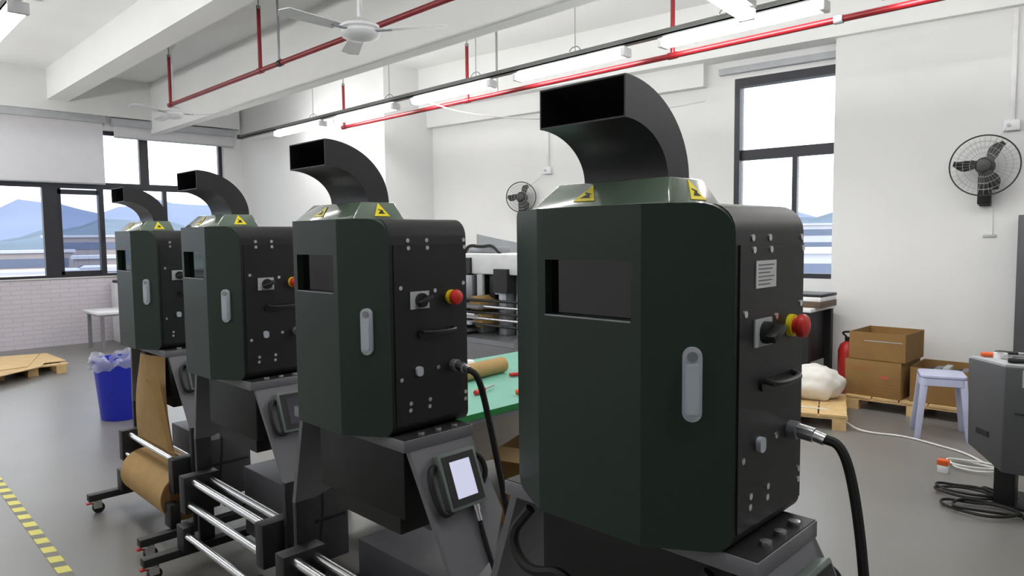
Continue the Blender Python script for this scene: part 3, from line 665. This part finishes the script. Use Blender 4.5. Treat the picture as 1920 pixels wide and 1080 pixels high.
for k in range(4):
    mb = MB(); prof = [(.001, .0), (.06, .0), (.075, .025), (.05, .05), (.001, .055)]
    mb.lathe(prof, (0, 0, 0), 14); mb.v = [(a + .01 * math.sin(b_ * 60), b_ * .7 + .008 * math.cos(a * 70), c) for a, b_, c in mb.v]
    mb.xf(Matrix.Translation((-.03 + .02 * k, -.13 + .1 * k, .0))).build('cloth', [mat('teal_cloth', (60, 96, 100), .9), WHITE][k % 2], dr, smooth=True)
# carton below the bench
cx0 = thing('open_carton', 'open brown carton on the floor under the green bench', 'box', (-2.52, 2.78, 0), .35)
def carton(t, wx, dy, hz, flaps=True, m=CARD, thk=.006):
    for (a, c, nm) in (((-wx / 2, -dy / 2), (wx / 2, -dy / 2 + thk), 'side'), ((-wx / 2, dy / 2 - thk), (wx / 2, dy / 2), 'side'), ((-wx / 2, -dy / 2 + thk), (-wx / 2 + thk, dy / 2 - thk), 'side'), ((wx / 2 - thk, -dy / 2 + thk), (wx / 2, dy / 2 - thk), 'side')):
        B((a[0], a[1], 0), (c[0], c[1], hz)).build('side', m, t)
    B((-wx / 2, -dy / 2, 0), (wx / 2, dy / 2, thk)).build('bottom', m, t)
carton(cx0, .34, .42, .42)
MB().add([(-.17, -.21, .42), (.17, -.21, .42), (.15, -.36, .40), (-.15, -.36, .40), (-.17, -.205, .424), (.17, -.205, .424), (.15, -.36, .405), (-.15, -.36, .405)], [(0, 1, 2, 3), (7, 6, 5, 4), (0, 1, 5, 4), (1, 2, 6, 5), (2, 3, 7, 6), (3, 0, 4, 7)]).build('flap', mat('cardboard_light', (226, 198, 150), .85), cx0)

# assembly machine seen through the gap
am = thing('assembly_machine', 'white and black assembly machine seen in the gap between the two nearest machines', 'machine', (-4.55, 4.2, 0))
B((-.55, -.35, .0), (.75, .45, .66)).build('base_cabinet', DGREY, am, bevel=.01)
B((-.55, -.35, .66), (.75, .45, .70)).build('table_plate', STEEL, am)
B((-.42, -.1, 1.21), (.62, .3, 1.385)).build('head_casing', WHITE, am, bevel=.015)
B((-.30, -.125, 1.215), (.0, -.1, 1.35)).build('front_panel', BLACK, am)
B((.30, -.13, 1.06), (.46, -.02, 1.26)).build('black_module', BLACK, am)
B((-.38, .0, .70), (-.26, .2, 1.21)).build('column', LGREY, am); B((.44, .0, .70), (.56, .2, 1.21)).build('column', LGREY, am)
for k in range(6):
    B((-.24 + .1 * k, -.05 - .03 * (k % 2), .98 + .03 * (k % 3)), (-.17 + .1 * k, .05, 1.21)).build('tool_head', [STEEL, BLACK, WHITE, STEEL, BLACK, LGREY][k], am, bevel=.006)
for k in range(4):
    B((-.4 + .05 * k, -.28, .72 + .07 * k), (.1 + .06 * k, -.05, .75 + .07 * k)).build('guide_plate', [STEEL, LGREY, CHROME, DGREY][k], am, bevel=.004)
for k, (x0_, x1_, y0_, z0_, z1_, m__) in enumerate(((-.10, .02, -.12, .98, 1.20, STEEL), (.06, .13, -.10, .70, 1.21, LGREY), (.18, .30, -.06, 1.05, 1.21, MATTEB), (.33, .42, -.10, .70, 1.06, STEEL), (.56, .72, -.08, .86, 1.12, LGREY), (-.26, -.14, -.16, .84, 1.0, DGREY), (-.44, -.36, -.15, .70, 1.16, MATTEB))):
    B((x0_, y0_, z0_), (x1_, y0_ + .16, z1_)).build('frame_block', m__, am, bevel=.006)
for k in range(5): MB().cyl((-.35 + .04 * k, -.24, .80 + .05 * k), (.7, -.24 + .01 * k, .80 + .05 * k), .012, 10).build('guide_rod', CHROME if k % 2 else BLACK, am, smooth=True)
B((-.5, .20, .70), (.74, .30, 1.16)).build('back_panel', mat('panel_grey', (120, 120, 124), .5), am, bevel=.006)
MB().cyl((.14, -.2, .96), (.14, .0, .96), .07, 20).build('paper_core', KRAFT, am, smooth=True)
MB().cyl((.2, -.22, .83), (.2, .02, .83), .06, 20).build('paper_core', KRAFT, am, smooth=True)
MB().tube([(-.2, 0, 1.385), (-.15, 0, 1.46), (0, .02, 1.44), (.1, .05, 1.46), (.2, .05, 1.385)], .016, 8).build('air_hose', BLACK, am, smooth=True)
B((-.4, .1, 1.385), (.1, .28, 1.44)).build('valve_block', STEEL, am, bevel=.01)
fb = tag(MB().prism([(-.5, 0), (.55, 0), (.55, .10), (-.5, .26)], 'y', 0, .03).build('tilted_board', LGREY), 'grey tilted board standing behind the white assembly machine', 'board')
fb.location = (-4.75, 4.80, 1.30)
sb = thing('board_rack', 'grey rack carrying the tilted board behind the white assembly machine', 'rack', (-4.75, 4.815, 0))
for xx in (-.45, .5): B((xx - .02, -.02, 0), (xx + .02, .02, 1.30)).build('upright', DGREY, sb)
B((-.47, -.03, 1.24), (.52, .03, 1.30)).build('rail', DGREY, sb)
# slim grey stand rising behind the third machine (silver frame against the corner wall)
sf = thing('metal_stand', 'slim silver stand rising behind the third machine against the corner wall', 'stand', (-7.2, 4.9, 0))
for xx in (-.07, .13): B((xx - .022, -.02, 0), (xx + .022, .02, 1.86)).build('upright', STEEL, sf)
B((-.05, -.015, 1.76), (.11, .015, 1.79)).build('rung', STEEL, sf); B((-.3, -.3, 0), (.36, .3, .03)).build('foot_plate', DGREY, sf)

# equipment table by the tall window
et = thing('equipment_table', 'black framed table with a white top below the tall window', 'table', (-2.72, 6.78, 0))
B((-.9, -.3, .80), (.16, .33, .835)).build('tabletop', WHITE, et, bevel=.004)
for xx in (-.85, .11):
    for yy in (-.26, .28): B((xx - .03, yy - .03, 0), (xx + .03, yy + .03, .80)).build('leg', MATTEB, et)
B((-.5, -.22, .30), (.08, .28, .78)).build('black_cabinet', MATTEB, et, bevel=.01)
pb = thing('document_tray', 'brown and white trays stacked on the table below the tall window', 'tray', (-2.68, 6.78, .835))
B((-.16, -.2, 0), (.17, .2, .06)).build('lower_tray', mat('brown_tray', (96, 78, 64), .6), pb, bevel=.004); B((-.05, -.2, .06), (.17, .18, .10)).build('white_case', WHITE, pb, bevel=.004); B((-.14, -.18, .10), (.17, .2, .125)).build('top_tray', MATTEB, pb, bevel=.003)

# wall fans
def wall_fan(label, s, off, z, R=.25, yaw_=0.0):
    p = rw(s, off, z); t = thing('wall_fan', label, 'fan', p, th + yaw_, 'black wall fans')
    # local: -y points into the room
    B((-.045, -.05, -.34), (.045, -.0, -.12)).build('wall_bracket', BLACK, t, bevel=.008)
    B((-.05, -.14, -.33), (.05, -.04, -.02)).build('motor_neck', BLACK, t, bevel=.012)
    mb = MB().lathe([(.001, 0), (.05, 0), (.075, .03), (.075, .10), (.05, .13), (.001, .13)], n=20); mb.xf(Matrix.Translation((0, -.06, 0)) @ Matrix.Rotation(math.radians(90), 4, 'X')).build('motor', BLACK, t, smooth=True)
    GR = mat('fan_guard_wire', (168, 170, 170), .35, .5)
    def ring(r, yy, tk): return MB().tube([(r * math.cos(a), yy, r * math.sin(a)) for a in [2 * math.pi * i / 40 for i in range(41)]], tk, 6, 0)
    gd = ring(R, -.20, .006).build('guard_rim', BLACK, t, smooth=True)
    for k, (r, yy) in enumerate(((R * .8, -.235), (R * .6, -.25), (R * .4, -.26), (R * .8, -.17), (R * .6, -.15))): ring(r, yy, .0016).build('guard_ring', GR, gd)
    mb = MB()
    for k in range(36):
        a = 2 * math.pi * k / 36; c_, s_ = math.cos(a), math.sin(a)
        mb.tube([(.06 * c_, -.262, .06 * s_), (R * .6 * c_, -.25, R * .6 * s_), (R * c_, -.20, R * s_)], .0011, 4, 1)
        mb.tube([(.08 * c_, -.14, .08 * s_), (R * .6 * c_, -.15, R * .6 * s_), (R * c_, -.20, R * s_)], .0011, 4, 1)
    mb.build('guard_wires', GR, gd)
    MB().lathe([(.001, 0), (.055, 0), (.05, .012), (.001, .018)], n=20).xf(Matrix.Translation((0, -.262, 0)) @ Matrix.Rotation(math.radians(90), 4, 'X')).build('badge', mat('fan_badge', (60, 61, 61), .4), gd, smooth=True)
    MB().lathe([(.001, 0), (.04, 0), (.045, .03), (.001, .045)], n=18).xf(Matrix.Translation((0, -.19, 0)) @ Matrix.Rotation(math.radians(90), 4, 'X')).build('hub', BLACK, t, smooth=True)
    for k in range(3):
        a = math.radians(38 + 120 * k); M = Matrix.Rotation(-a, 4, 'Y')
        pts = []; n = 10
        for i in range(n + 1):
            u = i / n; r = .03 + u * (R * .86 - .03); off_ = .06 * math.sin(u * 1.9); wd = .02 + .035 * math.sin(math.pi * min(1, u * 1.05)) * (1 - .35 * u)
            pts.append((r, off_, wd))
        vs = [(r, -.205 - .02 * (k2), o_ + (wd if k2 == 0 else -wd)) for r, o_, wd in pts for k2 in (0, 1)]
        MB().add(vs + [(a_, b_ + .004, c_) for a_, b_, c_ in vs], [(2 * i, 2 * i + 1, 2 * i + 3, 2 * i + 2) for i in range(n)] + [(2 * n + 2 + 2 * i + 2, 2 * n + 2 + 2 * i + 3, 2 * n + 2 + 2 * i + 1, 2 * n + 2 + 2 * i) for i in range(n)]).xf(M).build('blade', BLACK, t, smooth=True)
    return t
wall_fan('large black wall fan on the white pillar at the right', 7.0, .20, 2.09, .255)
wall_fan('small distant black wall fan between the two nearest machines', 1.72, .0, 2.06, .20, .5)
def wall_box(label, s, off, z, conduit_top, cab):
    p = rw(s, off, z); t = thing('power_outlet', label, 'outlet', p, th)
    B((-.06, -.05, -.045), (.06, 0, .045)).build('outlet_box', WHITE, t, bevel=.006)
    B((-.02, -.03, .045), (.02, 0, conduit_top - z)).build('conduit', WHITE, t, bevel=.004)
    MB().tube(cab, .005, 6).build('fan_cord', WCABLE, t, smooth=True)
    MB().cyl((-.02, -.05, 0), (-.02, -.065, 0), .014, 10).build('plug', LGREY, t)
wall_box('white outlet box with conduit above the large wall fan', 7.17, .20, 2.43, 3.41, [(-.04, -.05, -.02), (-.09, -.05, -.1), (-.16, -.06, -.2), (-.2, -.1, -.3)])
wall_box('white outlet box with conduit above the small distant wall fan', 2.15, .0, 2.40, 3.16, [(-.05, -.04, -.02), (-.12, -.05, -.1), (-.28, -.08, -.2), (-.4, -.1, -.3)])
p = rw(7.04, .20, 1.49); hk = thing('switch_plate', 'small pale wall hook below the large wall fan', 'hook', p, th)
B((-.05, -.012, -.012), (.05, 0, .012)).build('plate', LGREY, hk, bevel=.003); B((-.03, -.01, .012), (.02, 0, .28)).build('cover_strip', WALL, hk)
cable('white cable drooping from the third ceiling lamp behind the duct', [(-6.35, 5.13, 3.06), (-6.1, 5.4, 2.94), (-5.5, 5.9, 2.85), (-4.9, 6.3, 2.86), (-4.3, 6.8, 2.92), (-4.0, 7.1, 3.0)], .008, WCABLE)

# ================================================================== RIGHT SIDE OF THE ROOM
def pallet(label, loc, rz, wx, dy, h=.12, nb=5):
    t = thing('pallet', label, 'pallet', loc, rz, 'wooden pallets')
    for yy in (-dy / 2 + .05, 0, dy / 2 - .05):
        for xx in (-wx / 2 + .06, 0, wx / 2 - .06): B((xx - .05, yy - .045, 0), (xx + .05, yy + .045, h - .036)).build('block', WOOD, t)
        B((-wx / 2, yy - .045, h - .036), (wx / 2, yy + .045, h - .018)).build('stringer', WOOD, t)
    wb_ = wx / nb
    for k in range(nb): B((-wx / 2 + k * wb_ + .006, -dy / 2, h - .018), (-wx / 2 + (k + 1) * wb_ - .006, dy / 2, h)).build('deck_board', WOOD, t)
    return t
pallet('wooden pallet under the stacked cartons by the white pillar', (-1.69, 6.74, 0), math.radians(3), 1.06, .70)
pallet('bare wooden pallet with a white sack, right of the nearest machine', (-2.54, 5.79, 0), math.radians(20), 1.05, .82, nb=5)
def closed_box(t, wx, dy, hz, ax='x'):
    B((-wx / 2, -dy / 2, 0), (wx / 2, dy / 2, hz)).build('carton_body', CARD, t, bevel=.003)
    for s in (-1, 1): B((-wx / 2, s * dy / 4 - dy / 4 + .002, hz), (wx / 2, s * dy / 4 + dy / 4 - .002, hz + .005)).build('flap', CARD, t)
    INKB = mat('brown_print', (150, 106, 62), .85)
    pt_ = B((-wx / 2 + .05, -dy / 2 - .001, hz - .09), (-.03, -dy / 2, hz - .05)).build('print_block', INKB, t)
    for k in range(4): B((-.0, -dy / 2 - .001, .04 + k * .03), (wx / 2 - .05, -dy / 2, .046 + k * .03)).build('print_line', INKB, t)
    B((.06, -dy / 2 - .001, hz - .14), (.13, -dy / 2, hz - .115)).build('red_mark', mat('red_print', (190, 96, 70), .85), t)
lb_ = thing('carton', 'closed brown carton at the bottom of the stack by the white pillar', 'box', (-1.99, 6.66, .12), math.radians(-1), 'brown cartons by the white pillar')
closed_box(lb_, .45, .52, .305)
ub = thing('carton', 'tall open-topped brown carton on top of the stack', 'box', (-1.965, 6.665, .432), math.radians(-1), 'brown cartons by the white pillar')
carton(ub, .45, .50, .24)
B((-.10, -.2515, .165), (.2, -.25, .172)).build('tape_strip', LGREY, ub)
B((-.18, -.12, .006), (.18, .16, .11)).build('packed_contents', CARD, ub)
rb_ = thing('carton', 'open brown carton full of parts behind the lilac stool', 'box', (-1.455, 6.70, .12), math.radians(3), 'brown cartons by the white pillar')
carton(rb_, .54, .50, .29)
for k in range(7):
    a = -.2 + .065 * k; B((a, -.16 + .04 * (k % 3), .10 + .02 * (k % 2)), (a + .05, .12, .25 + .015 * (k % 3))).build('packed_part', [MATTEB, DGREY, LGREY][k % 3], rb_, bevel=.006)
# white sack: crumpled
bm_ = bmesh.new(); bmesh.ops.create_icosphere(bm_, subdivisions=4, radius=1)
for v in bm_.verts:
    q = v.co.copy(); k = 1 + .10 * math.sin(q.x * 7 + q.y * 3) + .07 * math.sin(q.y * 11 + q.z * 6) + .05 * math.sin(q.x * 17 - q.z * 9)
    k = 1 + .5 * (k - 1); top_ = .15 + .05 * q.x; z = q.z * top_ * k + .12; v.co = Vector((q.x * .30 * k, q.y * .22 * k, max(0.002, z)))
me = bpy.data.meshes.new('white_sack'); bm_.to_mesh(me); bm_.free()
for p_ in me.polygons: p_.use_smooth = True
me.materials.append(mat('white_sack_film', (232, 230, 224), .5, var=.05, scale=12, bump=.25, bscale=30))
sk = bpy.data.objects.new('white_sack', me); COL.objects.link(sk); sk.location = (-2.42, 6.05, .121); sk.rotation_euler = (0, 0, .3)
tag(sk, 'crumpled white plastic sack on the bare pallet', 'sack')
# fire extinguisher
fx = thing('fire_extinguisher', 'red fire extinguisher half hidden behind the carton stack', 'extinguisher', (-2.42, 7.02, 0))
MB().lathe([(.001, 0), (.075, 0), (.08, .02), (.08, .40), (.06, .46), (.025, .49), (.001, .49)], n=24).build('cylinder', RED, fx, smooth=True)
MB().lathe([(.02, .49), (.022, .53), (.001, .53)], n=12).build('valve', BLACK, fx)
MB().tube([(0, 0, .53), (-.05, -.02, .58), (.06, -.02, .59), (.10, -.02, .56)], .010, 8).build('lever', BLACK, fx, smooth=True)
MB().tube([(0, 0, .52), (.10, -.06, .55), (.13, -.08, .40), (.10, -.08, .2)], .011, 8).build('hose', RUBBER, fx, smooth=True)
# stool
LIL = mat('lilac_plastic', (188, 192, 220), 0.4)
so = thing('plastic_stool', 'pale lilac plastic stool in front of the cartons', 'stool', (-1.37, 5.95, 0), math.radians(20))
MB().prism(rrect(-.15, .15, -.15, .15, .05, n=5), 'z', .452, .475).build('seat', LIL, so, bevel=.006)
sk_ = MB(); o_ = rrect(-.152, .152, -.152, .152, .05, n=5); i_ = rrect(-.142, .142, -.142, .142, .045, n=5); n = len(o_)
sk_.add([(a, c, .452) for a, c in o_] + [(a * 1.02, c * 1.02, .40) for a, c in o_] + [(a, c, .452) for a, c in i_] + [(a * 1.02, c * 1.02, .40) for a, c in i_], [(i, (i + 1) % n, n + (i + 1) % n, n + i) for i in range(n)] + [(2 * n + i, 3 * n + i, 3 * n + (i + 1) % n, 2 * n + (i + 1) % n) for i in range(n)] + [(n + i, n + (i + 1) % n, 3 * n + (i + 1) % n, 3 * n + i) for i in range(n)])
sk_.build('skirt', LIL, so, smooth=True)
for sx_ in (-1, 1):
    for sy_ in (-1, 1):
        a = (sx_ * .12, sy_ * .12); c = (sx_ * .165, sy_ * .165); r = .024
        MB().hexa([(c[0] - r * .8, c[1] - r * .8, 0), (c[0] + r * .8, c[1] - r * .8, 0), (c[0] + r * .8, c[1] + r * .8, 0), (c[0] - r * .8, c[1] + r * .8, 0)], [(a[0] - r, a[1] - r, .45), (a[0] + r, a[1] - r, .45), (a[0] + r, a[1] + r, .45), (a[0] - r, a[1] + r, .45)]).build('leg', LIL, so, bevel=.004)
# tall grey cabinet at the right edge
tcb = thing('metal_cabinet', 'tall dark grey metal cabinet at the right edge behind the tool cart', 'cabinet', (-.70, 7.20, 0), th)
B((-.42, -.16, 0), (.42, .16, 1.66)).build('body', mat('cabinet_grey', (78, 78, 82), .5), tcb, bevel=.006)
for xx in (-.21, .21): dd_ = B((xx - .2, -.175, .06), (xx + .2, -.16, 1.62)).build('door', mat('cabinet_grey', (78, 78, 82), .5), tcb, bevel=.003); B((xx + (.15 if xx < 0 else -.17), -.19, .8), (xx + (.17 if xx < 0 else -.15), -.175, .95)).build('handle', STEEL, dd_)

# tool cart: grey sheet-metal case on a black column
CG = mat('cart_grey', (76, 77, 80), .5)
ct = thing('tool_cart', 'grey sheet metal machine case on a black column at the right edge', 'machine', (-.74, 4.60, 0))
B((-.05, .0, .0), (.05, .10, .30)).build('column', BLACK, ct, bevel=.006)
B((-.06, -.01, .0), (.4, .3, .015)).build('foot_plate', BLACK, ct)
MB().hexa([(-.20, .10, .30), (.0, -.10, .22), (.6, -.05, .22), (.55, .45, .30)], [(-.21, .10, .80), (.0, -.10, .80), (.6, -.05, .80), (.55, .45, .80)]).build('case', CG, ct, bevel=.006)
MB().prism([(-.205, .10), (.0, -.095), (.59, -.045), (.54, .44)], 'z', .80, .812).build('top_tray', LGREY, ct)
def on_left(u0, u1, z0, z1, m, nm):      # a thin plate on the case's left slanted face
    a = Vector((-.205, .10, 0)); d = Vector((.205, -.20, 0)); n_ = Vector((-.698, -.716, 0)) * .004
    p, q = a + d * u0, a + d * u1
    MB().hexa([(v.x, v.y, z0) for v in (p + n_, q + n_, q - n_, p - n_)], [(v.x, v.y, z1) for v in (p + n_, q + n_, q - n_, p - n_)]).build(nm, m, ct)
on_left(.28, .62, .385, .415, BLACK, 'label_slot')
B((.05, -.102, .55), (.5, -.094, .554)).build('panel_seam', BLACK, ct)
MB().hexa([(.08, -.112, .70), (.40, -.085, .70), (.40, -.07, .70), (.08, -.095, .70)], [(.08, -.112, .79), (.40, -.085, .79), (.40, -.07, .79), (.08, -.095, .79)]).build('switch_panel', LGREY, ct)
for k, (dx_, dy_, a_, nm) in enumerate(((-.15, .10, .3, 'orange handled screwdriver on the left corner of the grey machine case'), (.08, .0, 1.0, 'second orange handled screwdriver, in the middle of the tools on the case'), (.16, .24, 2.9, 'orange handled screwdriver at the back of the grey machine case'))):
    tool('screwdriver', nm, (-.74 + dx_, 4.60 + dy_, .828), a_, .2, mat('orange_plastic', (230, 100, 40), .4), STEEL, .015)
for k, (dx_, dy_, a_, nm) in enumerate(((-.10, .20, .35, 'black handled pliers lying on the grey machine case'), (.0, -.03, .2, 'black handled wrench near the front of the grey machine case'), (.30, .06, 1.9, 'black handled cutter on the right of the grey machine case'), (.40, .05, 1.2, 'black handled file at the right edge of the grey machine case'))):
    tool('pliers', nm, (-.74 + dx_, 4.60 + dy_, .828), a_, .22, BLACK, CHROME, .016)
cl = thing('white_roll', 'small white tape roll among the tools on the grey case', 'tape roll', (-.80, 4.72, .812))
MB().lathe([(.02, 0), (.035, 0), (.035, .03), (.02, .03)], n=20).build('tape', WHITE, cl, smooth=True); MB().lathe([(.016, 0), (.02, 0), (.02, .03), (.016, .03)], n=20).build('core', KRAFTD, cl)
for k, (dx_, dy_, a_, nm) in enumerate(((-.06, .12, -.75, 'long steel strip along the left edge of the grey machine case'), (.02, .22, -.5, 'short steel strip behind the tools on the grey machine case'), (.22, .24, .2, 'steel strip at the back right of the grey machine case'))):
    o = B((-.11 + .02 * k, -.018, 0), (.11 - .02 * k, .018, .006)).build('steel_strip', STEEL); o.location = (-.74 + dx_, 4.60 + dy_, .8125 + .004 * k); o.rotation_euler = (0, 0, a_); tag(o, nm, 'steel strip', 'steel strips on the machine case')
# cables on the floor
def coil(label, c, R, turns, r, m, seed, cat='cable'):
    rnd = random.Random(seed); pts = []
    for i in range(int(turns * 9)):
        a = i * 2 * math.pi / 9; k = 1 + rnd.uniform(-.25, .25); pts.append((c[0] + R * k * math.cos(a) * 1.25, c[1] + R * k * math.sin(a) * .8, r + .003 + .012 * (i / 9) % .05 + rnd.uniform(0, .01)))
    pts.append((c[0] + R * 1.9, c[1] + .1, r + .002))
    return tag(MB().tube(pts, r, 6, 2).build('cable', m, smooth=True), label, cat, 'cables on the floor at the right')
coil('coiled black cable on the floor left of the black column', (-.92, 4.66), .12, 2.4, .008, RUBBER, 3)
coil('loose black cable loop on the floor in front of the black column', (-.80, 4.42), .14, 1.8, .008, RUBBER, 5)
coil('grey-white cable bundle on the floor behind the black column', (-1.0, 5.22), .13, 2.2, .006, WCABLE, 9)
cable('thin white cord winding across the floor from the pallet to the stool', [(-2.35, 5.6, .125), (-2.05, 5.72, .122), (-1.95, 5.70, .03), (-1.80, 5.62, .008), (-1.55, 5.72, .008), (-1.30, 5.62, .008), (-1.12, 5.55, .008), (-.95, 5.35, .008)], .007, WCABLE, 'cord')
og = thing('adapter_plug', 'orange and white adapter hanging below the grey machine case', 'adapter', (-1.13, 5.02, .0))
B((-.03, -.02, .0), (.03, .02, .05)).build('white_block', WHITE, og, bevel=.004); B((-.032, -.022, .05), (.032, .022, .085)).build('orange_cap', mat('orange_plastic', (230, 100, 40), .4), og, bevel=.004)
